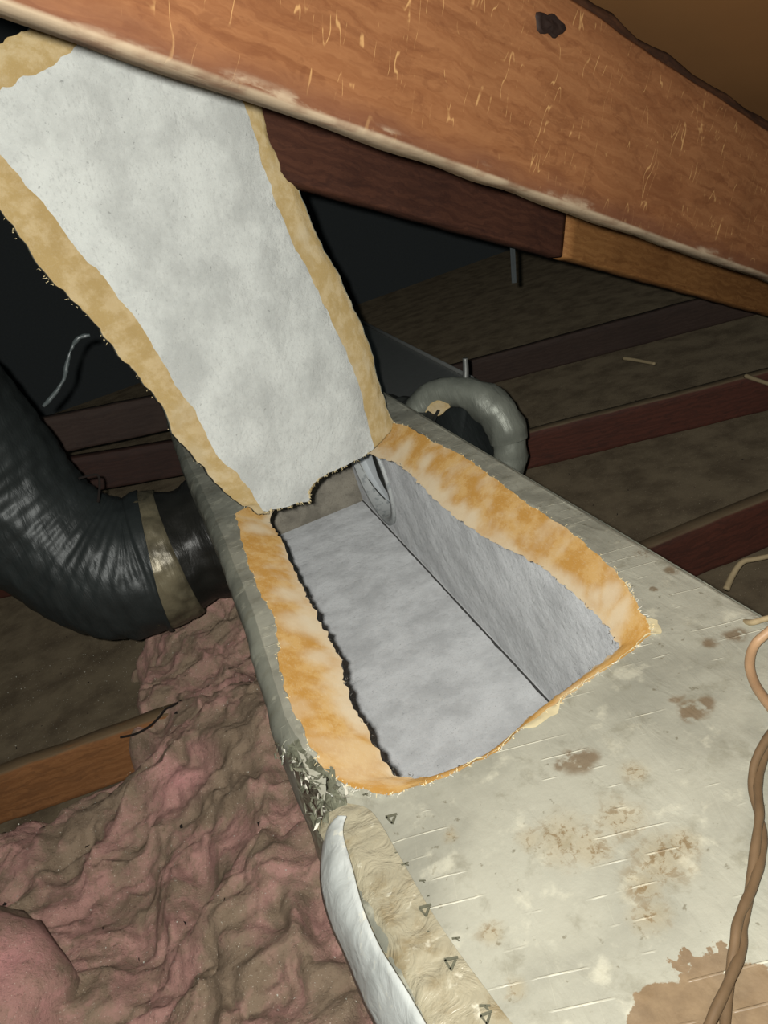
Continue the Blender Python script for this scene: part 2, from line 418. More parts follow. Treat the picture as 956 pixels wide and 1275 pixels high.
def board(name, p0, d, upv, length, height, thick, mat, label=None, cat=None, group=None, parent=None, kind=None, segs=60, wob=.004, away=None, rnd=.006):
    """solid timber: p0 = near end of the bottom edge of its visible face, d along it, upv up its face; local x along the grain"""
    d = Vector(d).normalized(); upv = Vector(upv); upv = (upv - d * upv.dot(d)).normalized()
    y = d.cross(upv)
    if away is not None and y.dot(Vector(away)) < 0: y = -y
    vs, fs = [], []
    ring = 16
    for i in range(segs + 1):
        t = i / segs * length
        pr = []
        b = rnd
        for (yy, zz) in [(b, 0), (thick * .5, 0), (thick - b, 0), (thick, b), (thick, height * .5), (thick, height - b), (thick - b, height), (thick * .5, height),
                         (b, height), (0, height - b), (0, height * .8), (0, height * .6), (0, height * .4), (0, height * .2), (0, height * .08), (0, b)]:
            q = (t, yy, zz)
            yy2 = yy + wob * nz(q, 9, length); zz2 = zz + wob * nz(q, 7, 3 + length)
            pr.append(Vector((t, yy2, zz2)) * K)
        vs += pr
    for i in range(segs):
        for k in range(ring):
            k2 = (k + 1) % ring
            fs.append((i * ring + k, (i + 1) * ring + k, (i + 1) * ring + k2, i * ring + k2))
    fs.append(tuple(range(ring))); fs.append(tuple(segs * ring + k for k in reversed(range(ring))))
    me = bpy.data.meshes.new(name); me.from_pydata([tuple(q) for q in vs], [], fs); me.materials.append(mat)
    me.polygons.foreach_set('use_smooth', [True] * len(fs)); me.update()
    o = bpy.data.objects.new(name, me); COL.objects.link(o)
    M4 = Matrix((d, y, upv)).transposed().to_4x4(); M4.translation = W(p0)
    o.matrix_world = M4
    fix_normals(o)
    if label: tag(o, label, cat, group)
    if kind: o['kind'] = kind
    return o

# ---- roof: rafter crossing the top of the picture, the deck over it
RD = Vector((0.82771413, 0.35534845, -0.43430035))
RN = Vector((0.39907778, 0.17132928, 0.90076812))
RR = Vector((-0.39449492, 0.91889812, 0))
QB = ray(700, 254) * (1.55 / F_PX)
raf = board('roof_rafter', QB - RD * 2.6, RD, RN - RR * .17, 7.5, .345, .078, RAFTER, 'big weathered orange-brown rafter with a dark knot across the top of the photo', 'rafter', away=RR, segs=160, wob=.006, rnd=.008)
bk = board('shade_strip', QB - RD * 2.6 + RN * .352 + RR * .035, RD, RN - RR * .17, 7.5, .075, .07, TOP_SHADE, away=RR, segs=120, wob=.014, rnd=.012)  # added strip: paints the shadowed gap between rafter and deck
bk.parent = raf; bk.matrix_parent_inverse = raf.matrix_world.inverted(); bk['label'] = 'dark strip added for the shaded gap above the rafter'
q0 = QB - RD * 3.5 - RR * 1.9 + RN * .43
dk = [q0, q0 + RD * 8, q0 + RD * 8 + RR * 2.9, q0 + RR * 2.9]
dk = dk + [q + RN * .03 for q in dk]
o = build('ceiling', dk, [(0, 1, 2, 3), (7, 6, 5, 4), (0, 4, 5, 1), (1, 5, 6, 2), (2, 6, 7, 3), (3, 7, 4, 0)], DECK, smooth=False, origin=q0); o['kind'] = 'structure'
# knot: a sunken dark eye with a raised lip on the rafter face
FN = (RR + RN * .17).normalized(); FU = (RN - RR * .17).normalized()
kc = on_plane(680, 32, QB, FN)
vs, fs = [], []
kd = 24
for i, (rr, dep) in enumerate([(1.15, .001), (1.0, -.006), (.75, .000), (.45, -.003), (.1, -.006)]):
    for k in range(kd):
        a = 2 * math.pi * k / kd
        q = rr * (1 + .25 * math.sin(2 * a + 1) + .15 * math.sin(5 * a))
        vs.append(kc + RD * (.030 * q * math.cos(a)) + FU * (.018 * q * math.sin(a)) + FN * (dep - .008))
for i in range(4):
    for k in range(kd):
        k2 = (k + 1) % kd; fs.append((i * kd + k, i * kd + k2, (i + 1) * kd + k2, (i + 1) * kd + k))
fs.append(tuple(4 * kd + k for k in range(kd)))
me = build('knot', vs, fs, KNOT, origin=kc)
mw = me.matrix_world.copy(); me.parent = raf; me.matrix_parent_inverse = raf.matrix_world.inverted(); me['label'] = 'dark knot in the timber'

# ---- second pair of boards behind the rafter, butted end to end
P2 = ray(700, 320) * (3.3 / F_PX)
board('brown_board', P2 - RD * 1.62, RD, RN, 1.62, .40, .076, BROWN, 'dark brown board behind the big rafter, left of the butt joint', 'board', away=RR, segs=60)
board('tan_board', P2 + RD * .004 - RR * .012, RD, RN, 4.0, .36, .076, TAN, 'light tan board behind the big rafter, right of the butt joint', 'board', away=RR, segs=60)

# ---- ceiling joists
def joist(xa, ya, xb, yb, mat, label, top=-2.0, group=None, name='ceiling_joist'):
    d = Vector((xb - xa, yb - ya, 0)); L = d.length
    return board(name, (xa, ya, -ZF + .002), d, (0, 0, 1), L, top + ZF, .076, mat, label, 'joist', away=(0, 1, 0), segs=80, wob=.006)
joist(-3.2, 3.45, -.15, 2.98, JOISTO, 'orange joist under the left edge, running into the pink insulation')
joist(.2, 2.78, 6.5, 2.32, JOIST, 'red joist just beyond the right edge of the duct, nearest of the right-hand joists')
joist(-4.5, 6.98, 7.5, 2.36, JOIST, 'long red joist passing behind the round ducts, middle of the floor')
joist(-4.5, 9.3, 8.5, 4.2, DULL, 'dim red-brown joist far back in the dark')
# timbers stacked behind the left round duct
a = on_y(50, 545, 5.6); b = on_y(215, 512, 5.6)
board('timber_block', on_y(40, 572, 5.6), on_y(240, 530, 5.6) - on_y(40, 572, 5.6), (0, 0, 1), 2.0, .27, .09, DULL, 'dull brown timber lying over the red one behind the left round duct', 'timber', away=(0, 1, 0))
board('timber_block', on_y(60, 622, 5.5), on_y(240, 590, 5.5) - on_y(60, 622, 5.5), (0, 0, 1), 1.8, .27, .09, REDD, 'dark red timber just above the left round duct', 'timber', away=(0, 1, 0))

# ================================================================== DUCT BOARD BOX
XR, YE, ZB, TH = .87, 4.35, -1.99, .08
duct = empty('duct_board_box', (.38, 1.8, ZB), 'long foil-faced duct board box with a hole cut in its top and the flap raised', 'duct')
def ledge(y):
    pts = [(-.5, -.03), (.64, -.05), (.85, -.066), (.97, -.08), (1.15, -.10), (1.26, -.107), (1.8, -.092), (2.4, -.1), (2.98, -.115), (3.3, -.135), (4.4, -.15)]
    for (a, xa), (b, xb) in zip(pts, pts[1:]):
        if y <= b: return xa + (xb - xa) * max(0, (y - a)) / (b - a)
    return pts[-1][1]
UP = [(292, 640), (309, 700), (327, 743), (340, 770), (346, 800), (346, 825), (355, 857), (375, 905), (395, 945), (413, 968), (450, 983), (490, 988), (544, 970), (611, 938), (670, 893),
      (724, 853), (785, 812), (808, 785), (790, 745), (770, 715), (735, 682), (700, 655), (660, 630), (620, 600), (580, 570), (540, 550), (505, 530), (489, 527)]
LO = [(335, 650), (350, 672), (372, 722), (385, 748), (402, 782), (420, 810), (428, 842), (443, 885), (468, 925), (490, 963), (505, 967), (530, 968), (572, 956), (615, 934), (664, 890),
      (715, 850), (764, 812), (768, 800), (755, 780), (735, 760), (705, 732), (672, 705), (635, 685), (590, 660), (550, 630), (520, 600), (494, 577), (470, 570)]
ZL = -1.08
upw = catmull([on_z(x, y, -1.0) for x, y in UP], 12)
low = catmull([on_z(x, y, ZL) for x, y in LO], 12)
# hinge side (closing segment) follows the crease under the flap
HN = 40
hu = [upw[-1].lerp(upw[0], i / HN) for i in range(1, HN)]
hq = catmull([on_z(x, y - 9, ZL) for x, y in [(470, 579), (450, 571), (425, 584), (408, 592), (394, 602), (388, 610), (380, 620), (366, 630), (345, 640), (335, 659)]], 12)
hl = [hq[int(i / HN * (len(hq) - 1))] for i in range(1, HN)]
nopen = len(upw)
upl = upw + hu; lol = low + hl
NU = len(upl)
def jag(p, s, a, seed):
    return Vector((fbm(p, s, 3, seed), fbm(p, s, 3, seed + 9), 0)) * a
ups = [p.copy() for p in upl]; los = [p.copy() for p in lol]
upl = [p + jag(p, 26, .007, 1) for p in upl]
lol = [p + jag(p, 40, .009, 5) for p in lol]
cen = Vector((.33, 1.75, -1))
def rect_hit(p, x0, x1, y0, y1):
    d = p - cen; t = 1e9
    if d.x > 0: t = min(t, (x1 - cen.x) / d.x)
    if d.x < 0: t = min(t, (x0 - cen.x) / d.x)
    if d.y > 0: t = min(t, (y1 - cen.y) / d.y)
    if d.y < 0: t = min(t, (y0 - cen.y) / d.y)
    q = cen + d * t; q.z = p.z; return q
Y0 = -.5
def top_outer(p):
    q = rect_hit(p, -.06, XR - .012, Y0, YE)
    q.x = ledge(q.y) + .04 if abs(q.x + .06) < 1e-4 else max(q.x, ledge(q.y) + .04)
    return q
outer = [top_outer(p) for p in upl]
# put exact corners on the nearest samples
for cx, cy in ((ledge(Y0) + .04, Y0), (XR - .012, Y0), (XR - .012, YE), (ledge(YE) + .04, YE)):
    k = min(range(NU), key=lambda i: (outer[i] - Vector((cx, cy, -1))).length); outer[k] = Vector((cx, cy, -1.0))
RG = 26
vs, fs, fm = [], [], []
for j in range(RG + 1):
    t = (j / RG)
    for i in range(NU):
        q = upl[i].lerp(outer[i], t)
        z = -1.0 + .006 * fbm(q, 5, 3, 2) * min(1, j / 2) * (1 if j < RG else 0)
        # hollow and wrinkles along the taped left edge near the hole's near corner
        z -= .02 * math.exp(-((q.x + .02) ** 2 / .004 + (q.y - 1.0) ** 2 / .03)) * (j < RG)
        if j == 0: z = -1.0
        vs.append(Vector((q.x, q.y, z)))
for j in range(RG):
    for i in range(NU):
        i2 = (i + 1) % NU; fs.append((j * NU + i, j * NU + i2, (j + 1) * NU + i2, (j + 1) * NU + i)); fm.append(0)
b0 = len(vs)
lout = [rect_hit(p, -.02, XR - TH, Y0, YE - TH) for p in lol]
for i in range(NU): vs.append(lol[i].copy())
for i in range(NU): vs.append(Vector((lout[i].x, lout[i].y, ZL)))
for i in range(NU):
    i2 = (i + 1) % NU; fs.append((b0 + i, b0 + NU + i, b0 + NU + i2, b0 + i2)); fm.append(1)
build('top_panel', vs, fs, [FOIL, LINER], duct, fm)
# bevelled cut edge, all round the hole
vs, fs = [], []
BV = 6
for j in range(BV + 1):
    t = j / BV
    for i in range(NU):
        q = (upl[i] if j == 0 else ups[i]).lerp(lol[i] if j == BV else los[i], t)
        bul = .010 * math.sin(math.pi * t) * (1 + .4 * fbm(q, 4, 2, 4))
        q.z = -1.0 + (ZL + 1.0) * t + bul * .6
        q += jag(q, 6, .003, 12) * math.sin(math.pi * t)
        vs.append(q)
for j in range(BV):
    for i in range(NU):
        i2 = (i + 1) % NU; fs.append((j * NU + i, (j + 1) * NU + i, (j + 1) * NU + i2, j * NU + i2))
o = build('cut_edge', vs, fs, FIBRE, duct); o['label'] = 'yellow glass fibre bevel around the hole'

# side, bottom and end panels
def slab(name, c0, c1, mats, fmf=None, label=None):
    v, f = box(c0, c1)
    o = build(name, v, f, mats, duct, fmf, smooth=False)
    if label: o['label'] = label
    return o
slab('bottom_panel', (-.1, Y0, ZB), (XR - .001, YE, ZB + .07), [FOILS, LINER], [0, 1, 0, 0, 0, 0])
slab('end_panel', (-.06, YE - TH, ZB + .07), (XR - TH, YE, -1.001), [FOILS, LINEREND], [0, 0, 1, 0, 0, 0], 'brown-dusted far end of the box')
# right side panel with the round opening for the branch duct
HC = Vector((0, 3.78, -1.50)); HR = .34
def ring_panel(x, flip):
    vs, fs = [], []
    n = 96
    rows = 8
    for j in range(rows + 1):
        for k in range(n):
            a = 2 * math.pi * k / n; dy, dz = math.cos(a), math.sin(a)
            t = 1e9
            if dy > 0: t = min(t, (YE - HC.y) / dy)
            if dy < 0: t = min(t, (2.6 - HC.y) / dy)
            if dz > 0: t = min(t, (-1.004 - HC.z) / dz)
            if dz < 0: t = min(t, (ZB + .086 - HC.z) / dz)
            rr = HR + (t - HR) * j / rows
            vs.append(Vector((x, HC.y + dy * rr, HC.z + dz * rr)))
    for (cy, cz) in ((2.6, -1.004), (2.6, ZB + .086), (YE, -1.004), (YE, ZB + .086)):
        k = min(range(n), key=lambda k: (vs[rows * n + k] - Vector((x, cy, cz))).length); vs[rows * n + k] = Vector((x, cy, cz))
    for j in range(rows):
        for k in range(n):
            k2 = (k + 1) % n; q = (j * n + k, (j + 1) * n + k, (j + 1) * n + k2, j * n + k2); fs.append(q[::-1] if flip else q)
    return vs, fs
vi, fi = ring_panel(XR - TH, True); vo, fo = ring_panel(XR, False)
va = [Vector((XR - TH, y, z)) for y, z in ((Y0, -1.004), (2.6, -1.004), (2.6, ZB + .086), (Y0, ZB + .086))]
vb = [Vector((XR, q.y, q.z)) for q in va]
V, Fa = join((vi, fi), (va, [(0, 1, 2, 3)])); ni = len(Fa)
V, Fa = join((V, Fa), (vo, fo), (vb, [(3, 2, 1, 0)]), ([va[0], va[3], vb[3], vb[0]], [(0, 1, 2, 3)]))
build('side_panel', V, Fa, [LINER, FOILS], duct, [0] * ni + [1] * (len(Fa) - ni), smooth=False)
# rounded right-hand top corner
vs, fs = [], []
for i in range(121):
    y = Y0 + (YE - Y0) * i / 120
    for k in range(5):
        a = math.pi / 2 * k / 4
        vs.append(Vector((XR - .0125 + .0125 * math.sin(a), y, -1.0125 + .0125 * math.cos(a) + .002 * nz((y, k, 0), 6))))
fs = grid_faces(121, 5)
build('corner_fold', vs, fs, FOIL, duct)
# left side panel: rounded, bulging shoulder, torn and crumpled in beside the hole's near corner
NYL, NS = 300, 26
vs = []
for i in range(NYL + 1):
    y = Y0 + (YE - Y0) * i / NYL
    e = ledge(y)
    for k in range(NS + 1):
        s = k / NS
        if s < .3:
            a = s / .3 * math.pi / 2; x = e + .04 - .04 * math.sin(a); z = -1.04 + .04 * math.cos(a)
        else:
            t = (s - .3) / .7; x = e - .012 * math.sin(math.pi * min(1, t * 1.5)); z = -1.04 + (ZB + 1.04) * t
        cr = math.exp(-((y - 1.10) ** 2) / .018) * math.exp(-((z + 1.10) ** 2) / .02)
        q = Vector((x, y, z))
        x += cr * (.055 + .03 * fbm(q, 22, 3, 3)) + .006 * fbm(q, 8, 3, 6) * min(1, s * 4)
        z += cr * .03 * fbm(q, 26, 3, 8) * min(1, s * 6) + .004 * fbm(q, 12, 2, 2) * min(1, s * 6)
        vs.append(Vector((x, y, z)))
fs = grid_faces(NYL + 1, NS + 1)
n0 = len(vs)
fm = []
for q in fs:
    c = sum((vs[i] for i in q), Vector()) / 4
    fm.append(1 if abs(c.y - 1.12 + .25 * (c.x + .1)) < .13 and c.z > -1.4 else 0)
vl = [Vector((-.04, y, z)) for y, z in ((Y0, ZL), (YE - TH, ZL), (YE - TH, ZB + .07), (Y0, ZB + .07))]
V, Fa = join((vs, fs), (vl, [(0, 3, 2, 1)])); fm.append(2)
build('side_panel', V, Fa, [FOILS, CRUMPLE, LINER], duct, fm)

# torn foil scraps in the crumple
tv, tf = [], []
random.seed(5)
for i in range(120):
    px, py = random.choice([(352, 935), (372, 955), (385, 975), (400, 985), (388, 1005), (398, 1020), (410, 1000), (425, 990), (405, 965)])
    px += random.uniform(-10, 10); py += random.uniform(-10, 10)
    c = on_z(px, py, -1.0 + random.uniform(-.02, .012))
    d1 = Vector((random.uniform(-.4, .4), random.uniform(-1, 1), random.uniform(-.4, .4))).normalized() * random.uniform(.005, .015)
    d2 = Vector((random.uniform(-1, 1), random.uniform(-1, 1), random.uniform(.0, .9))).normalized() * random.uniform(.002, .006)
    b = len(tv)
    tv += [c - d1 - d2, c + d1 - d2 * .6, c + d1 * .9 + d2, c - d1 * .7 + d2, c + Vector((0, 0, .003))]
    tf += [(b, b + 1, b + 4), (b + 1, b + 2, b + 4), (b + 2, b + 3, b + 4), (b + 3, b, b + 4)]
o = build('torn_foil', tv, tf, [CRUMPLE, TUFTW], duct, [1 if (i // 4) % 5 == 0 else 0 for i in range(len(tf))], smooth=False); o['kind'] = 'stuff'; o['label'] = 'crumpled dark torn foil at the left corner of the hole'

# aged tape layer along the left of the top, its edge curling
rt = catmull([on_z(x, y, -.9965) for x, y in [(432, 1000), (462, 1010), (495, 1062), (528, 1120), (560, 1170), (600, 1225), (650, 1290), (760, 1420)]], 14)
vs = []
NTP = len(rt)
for i, q in enumerate(rt):
    xl = ledge(q.y) + .008
    for k in range(13):
        t = k / 12; x = q.x + (xl - q.x) * t
        z = -.9965 - .02 * sm(ledge(q.y) + .04, ledge(q.y), x) + .005 * abs(nz((x, q.y, 0), 17, 4)) * math.sin(math.pi * min(1, t * 1.02)) + .003 * fbm((x, q.y, 1), 30, 2) * (0 < k < 12)
        vs.append(Vector((x, q.y, z)))
o = build('tape_strip', vs, grid_faces(NTP, 13), TAPE, duct); o['label'] = 'brown-stained tape along the left edge'
# bluish-white strip of loose tape hanging outward over the left edge
A = [(432, 1018, -.985), (428, 1040, -.985), (440, 1085, -.982), (452, 1130, -.982), (474, 1180, -.982), (508, 1235, -.982), (548, 1300, -.982), (650, 1420, -.982)]
B = [(424, 1020, -1.0), (404, 1045, -1.03), (400, 1100, -1.05), (412, 1150, -1.07), (430, 1190, -1.09), (452, 1245, -1.1), (478, 1300, -1.1), (520, 1420, -1.1)]
a_ = catmull([on_z(*q) for q in A], 10); b_ = catmull([on_z(*q) for q in B], 10)
vs = []
for i in range(len(a_)):
    for k in range(9):
        t = k / 8; q = a_[i].lerp(b_[i], t)
        q += Vector((-.006, 0, .010)) * math.sin(math.pi * t) + Vector((0, 0, .006)) * fbm(q, 18, 3, 7)
        vs.append(q)
o = build('loose_tape', vs, grid_faces(len(a_), 9), LTAPE, duct); o['label'] = 'bluish-white loose tape hanging over the left edge'
md = o.modifiers.new('sheet', 'SOLIDIFY'); md.thickness = .0012

# grey printed marks in a row beside the tape: little open triangles with a bar
def mark(px, py, s, rot, kind):
    c = on_z(px, py, -.9925); ex = (on_z(px + 10, py, -.9925) - c).normalized(); ey = (on_z(px, py - 10, -.9925) - c).normalized()
    vs, fs = [], []
    def stroke(x0, y0, x1, y1, w):
        p0, p1 = Vector((x0, y0)), Vector((x1, y1)); n = (p1 - p0).orthogonal().normalized() * w
        b = len(vs)
        for q in (p0 - n, p1 - n * .7, p1 + n * .7, p0 + n):
            qq = Matrix.Rotation(rot, 2) @ q
            vs.append(c + ex * qq.x * s + ey * qq.y * s)
        for i in range(4): vs.append(vs[b + i] + Vector((0, 0, .0012)))
        fs.extend([(b + 4, b + 5, b + 6, b + 7), (b, b + 1, b + 5, b + 4), (b + 1, b + 2, b + 6, b + 5), (b + 2, b + 3, b + 7, b + 6), (b + 3, b, b + 4, b + 7)])
    if kind == 0:
        stroke(-.9, .5, .9, .75, .22); stroke(-.8, .5, -.1, -.8, .16); stroke(-.15, -.8, .6, .5, .2)
    elif kind == 1:
        stroke(-.8, .1, .6, .4, .16); stroke(-.1, .2, .5, -.2, .14)
    else:
        stroke(-.4, 0, .4, .1, .2)
    o = build('printed_mark', vs, fs, INK, duct, smooth=False)
for px, py, s, k in [(488, 1020, .012, 0), (505, 1077, .009, 1), (493, 1062, .005, 2), (530, 1134, .011, 0), (526, 1098, .007, 1), (533, 1116, .004, 2), (568, 1170, .008, 1), (562, 1200, .011, 0), (604, 1255, .010, 1), (606, 1268, .009, 0), (533, 1160, .004, 2), (455, 990, .007, 1)]:
    mark(px, py, s, random.uniform(-.25, .25), k)

# dark strip painting the shade of the gap where floor and side lining meet
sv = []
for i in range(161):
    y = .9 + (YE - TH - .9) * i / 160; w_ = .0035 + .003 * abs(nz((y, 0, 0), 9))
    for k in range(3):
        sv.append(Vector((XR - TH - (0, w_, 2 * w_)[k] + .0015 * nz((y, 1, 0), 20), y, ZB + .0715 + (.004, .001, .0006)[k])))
build('corner_gap_shade', sv, grid_faces(161, 3), plain('gap_shade_grey', lin(78, 78, 76), .95), duct)
# white plastic collar in the round opening of the right-hand side
def annulus_tube(x0, x1, r0, r1, n=72):
    prof = [(x0, r0), (x0, r1), (x1, r1), (x1, r0)]
    vs, fs = [], []
    for (x, r) in prof:
        for k in range(n):
            a = 2 * math.pi * k / n; vs.append(Vector((x, HC.y + r * math.cos(a), HC.z + r * math.sin(a))))
    for j in range(4):
        j2 = (j + 1) % 4
        for k in range(n):
            k2 = (k + 1) % n; fs.append((j * n + k, j2 * n + k, j2 * n + k2, j * n + k2))
    return vs, fs
v, f = annulus_tube(XR - TH - .012, XR + .10, HR - .012, HR + .004); o = fix_normals(build('collar', v, f, COLLAR, duct)); o['label'] = 'white round collar in the side wall'
v, f = annulus_tube(XR - TH - .016, XR - TH + .004, HR - .004, HR + .03); fix_normals(build('collar_flange', v, f, COLLAR, duct))
v, f = annulus_tube(XR - .01, XR, HR - .02, HR - .011); fix_normals(build('collar_bead', v, f, GAP, duct))

# ---- raised flap, hinged along the far side of the hole
HA = on_z(325, 640, -1.0); HB = on_z(487, 525, -1.0)
U = (HB - HA).normalized()
th = math.radians(82)
v0 = Vector((U.y, -U.x, 0)).normalized()
V_ = v0 * math.cos(th) + Vector((0, 0, 1)) * math.sin(th)
Nf = U.cross(V_);
if Nf.y > 0: Nf = -Nf                      # points to the camera side (the lined face)
def fpt(px, py, off): return on_plane(px, py, HA + Nf * off, Nf)
FO = [(325, 640), (296, 625), (270, 606), (240, 572), (215, 545), (198, 508), (180, 482), (150, 448), (124, 414), (98, 382), (60, 345), (30, 300), (0, 262), (-30, 205), (-55, 140), (-40, 85), (0, 54), (34, 38),
      (70, 18), (140, -12), (220, -20), (285, 10), (312, 80), (328, 140), (345, 190), (372, 235), (388, 275), (405, 312), (430, 365), (444, 400), (458, 440), (465, 472), (478, 505), (489, 526)]
FI = [(327, 637), (312, 615), (292, 590), (262, 560), (245, 520), (222, 485), (203, 455), (180, 415), (160, 385), (133, 350), (105, 320), (70, 272), (30, 222), (2, 195), (-15, 165), (-8, 125), (18, 102), (50, 88),
      (95, 60), (150, 32), (220, 25), (265, 40), (288, 95), (305, 130), (322, 180), (335, 220), (352, 262), (368, 300), (392, 352), (408, 392), (428, 440), (442, 478), (455, 520), (466, 558)]
TF = .075
fo_ = catmull([fpt(x, y, 0) for x, y in FO], 8)
fi_ = catmull([fpt(x, y, TF) for x, y in FI], 8)
def bend(p, off=0.0):
    """flap sags and curls a little; same for every layer"""
    v = (p - HA).dot(V_); u = (p - HA).dot(U)
    return p + Nf * (.012 * math.sin(v * 4.5 + u) * sm(0, .3, v) + .008 * fbm(p, 3, 2, 3) * sm(0, .2, v))
NF = len(fo_)
fo_ = [p + (U * fbm(p, 22, 3, 2) + V_ * fbm(p, 22, 3, 6)) * .009 * (0 if i < 2 or i > NF - 3 else 1) for i, p in enumerate(fo_)]
fi_ = [p + (U * fbm(p, 18, 3, 2) + V_ * fbm(p, 18, 3, 6)) * .009 for p in fi_]
# hinge-side samples
HB_N = 30
ho = [fo_[-1].lerp(fo_[0], i / HB_N) for i in range(1, HB_N)]
# the torn lower edge of the liner, stepped and ragged
TE = catmull([fpt(x, y, TF) for x, y in [(466, 558), (450, 570), (425, 582), (408, 590), (392, 600), (384, 612), (385, 622), (366, 628), (345, 634), (327, 637)]], 5)
hi_idx = [int(i / HB_N * (len(TE) - 1)) for i in range(1, HB_N)]
hi = [TE[k] + V_ * (fbm(TE[k], 40, 3, 2) * .008) for k in hi_idx]
FOo = [bend(p) for p in fo_ + ho]; FIi = [bend(p) for p in fi_ + hi]
NT = len(FOo); assert len(FIi) == NT, (len(FIi), NT)
flap = None
# outer foil skin of the flap = the part itself, with the fibre bevel and the fleece as its sub-parts
c0 = sum(FOo, Vector()) / NT
vs = [p.copy() for p in FOo] + [c0 + (p - c0) * .5 for p in FOo] + [c0]
vs += [p + Nf * .012 for p in FOo]
fs = []
for i in range(NT):
    i2 = (i + 1) % NT
    fs += [(i, i2, NT + i2, NT + i), (NT + i, NT + i2, 2 * NT), (2 * NT + 1 + i, 2 * NT + 1 + i2, i2, i)]
flap = build('flap', vs, fs, FOILS, duct); flap['label'] = 'raised flap of duct board, foil on its back'
vs, fs = [], []
for j in range(9):
    t = j / 8
    for i in range(NT):
        q = (FOo[i] + Nf * .008).lerp(FIi[i], t)
        # two-facet bevel as the knife left it
        q += Nf * (.016 * math.sin(math.pi * t)) * (0 if i >= NF else 1)
        q += (U * nz(q, 30, 1) + V_ * nz(q, 30, 5)) * .006 * math.sin(math.pi * t) + Nf * .009 * fbm(q, 12, 3, 2) * math.sin(math.pi * t)
        vs.append(q)
for j in range(8):
    for i in range(NT):
        i2 = (i + 1) % NT; fs.append((j * NT + i, j * NT + i2, (j + 1) * NT + i2, (j + 1) * NT + i))
o = build('cut_edge', vs, fs, FIBREFLAP, flap); o['label'] = 'straw-coloured glass fibre edge of the flap'
from mathutils.geometry import delaunay_2d_cdt
uv = [Vector(((p - HA).dot(U), (p - HA).dot(V_))) for p in FIi]
NB = len(uv)
inner = []
u0, u1, v0_, v1_ = min(q.x for q in uv), max(q.x for q in uv), min(q.y for q in uv), max(q.y for q in uv)
gn = 46; st_ = (v1_ - v0_) / gn
yy = v0_ + st_ * .5
while yy < v1_:
    xx = u0 + st_ * .5
    while xx < u1:
        if min((Vector((xx, yy)) - q).length for q in uv) > st_ * .6: inner.append(Vector((xx, yy)))
        xx += st_
    yy += st_
r_ = delaunay_2d_cdt(uv + inner, [(i, (i + 1) % NB) for i in range(NB)], [], 1, 1e-5)
vs = []
for q, src in zip(r_[0], r_[3]):
    k = min(src) if src else 10 ** 9
    if k < NB: vs.append(FIi[k])
    else:
        p = HA + U * q.x + V_ * q.y + Nf * TF
        p = bend(p); vs.append(p + Nf * (.005 + .009 * fbm(p, 6, 4, 5)))
o = build('liner', vs, [tuple(f) for f in r_[2]], LINERFLAP, flap); o['label'] = 'white fleece lining of the flap'

# ragged tufts of glass fibre and foil shreds along both cuts
def tufts(name, pts, nrm, count, mat, parent, lmin, lmax, seed):
    random.seed(seed); tv, tf = [], []
    for i in range(count):
        q = random.choice(pts); q = q + Vector([random.uniform(-.004, .004) for _ in range(3)])
        d = (nrm(q) + Vector([random.uniform(-.9, .9) for _ in range(3)])).normalized() * random.uniform(lmin, lmax)
        s = d.orthogonal().normalized() * random.uniform(.0006, .0014); r = d.cross(s).normalized() * s.length
        b = len(tv)
        mid = q + d * .55 + Vector([random.uniform(-.3, .3) for _ in range(3)]) * d.length
        tv += [q + s, q - s * .5 + r, q - s * .5 - r, mid + s * .7, mid - s * .4 + r * .7, mid - s * .4 - r * .7, q + d]
        for k in range(3):
            k2 = (k + 1) % 3
            tf += [(b + k, b + k2, b + 3 + k2, b + 3 + k), (b + 3 + k, b + 3 + k2, b + 6)]
    o = build(name, tv, tf, mat, parent, smooth=False); o['kind'] = 'stuff'; return o
tufts('frayed_fibre', upl[:nopen], lambda q: (q - cen).normalized() * .8 + Vector((0, 0, .25)), 260, TUFT, duct, .003, .010, 1)
near = [p for p in upl[:nopen] if p.y < 1.25]
tufts('foil_shreds', near, lambda q: (q - cen).normalized() * 1.2 + Vector((0, 0, .2)), 120, TUFTW, duct, .004, .018, 2)
tufts('frayed_fibre', FOo[4:NF], lambda q: (q - c0).normalized(), 120, TUFT, flap, .003, .011, 3)
tufts('frayed_fibre', FIi[NF:], lambda q: -V_ * .8 + Nf * .3, 160, TUFT, flap, .004, .012, 4)
tufts('frayed_fibre', lol[:nopen], lambda q: (cen - q).normalized() * .6, 140, plain('grey_fibre', lin(120, 118, 110)), duct, .005, .012, 6)

# torn paper-like lip of facing along the near cut
lipu = [p for p in upl[:nopen] if p.y < 1.12 and p.x > .2]
vs = []
for q in lipu:
    d = (q - cen).normalized(); w_ = max(.001, .002 + .045 * fbm(q, 11, 3, 4))
    for k in range(4):
        t = k / 3; vs.append(q + d * (w_ * t - .002) + Vector((0, 0, .002 + .010 * math.sin(math.pi * t * .8) * abs(fbm(q, 20, 2, 3)))))
o = build('torn_lip', vs, grid_faces(len(lipu), 4), plain('cream_torn_facing', lin(226, 214, 172), .8, 0, .3, .25, 140), duct); o['label'] = 'cream torn lip of facing on the near cut'

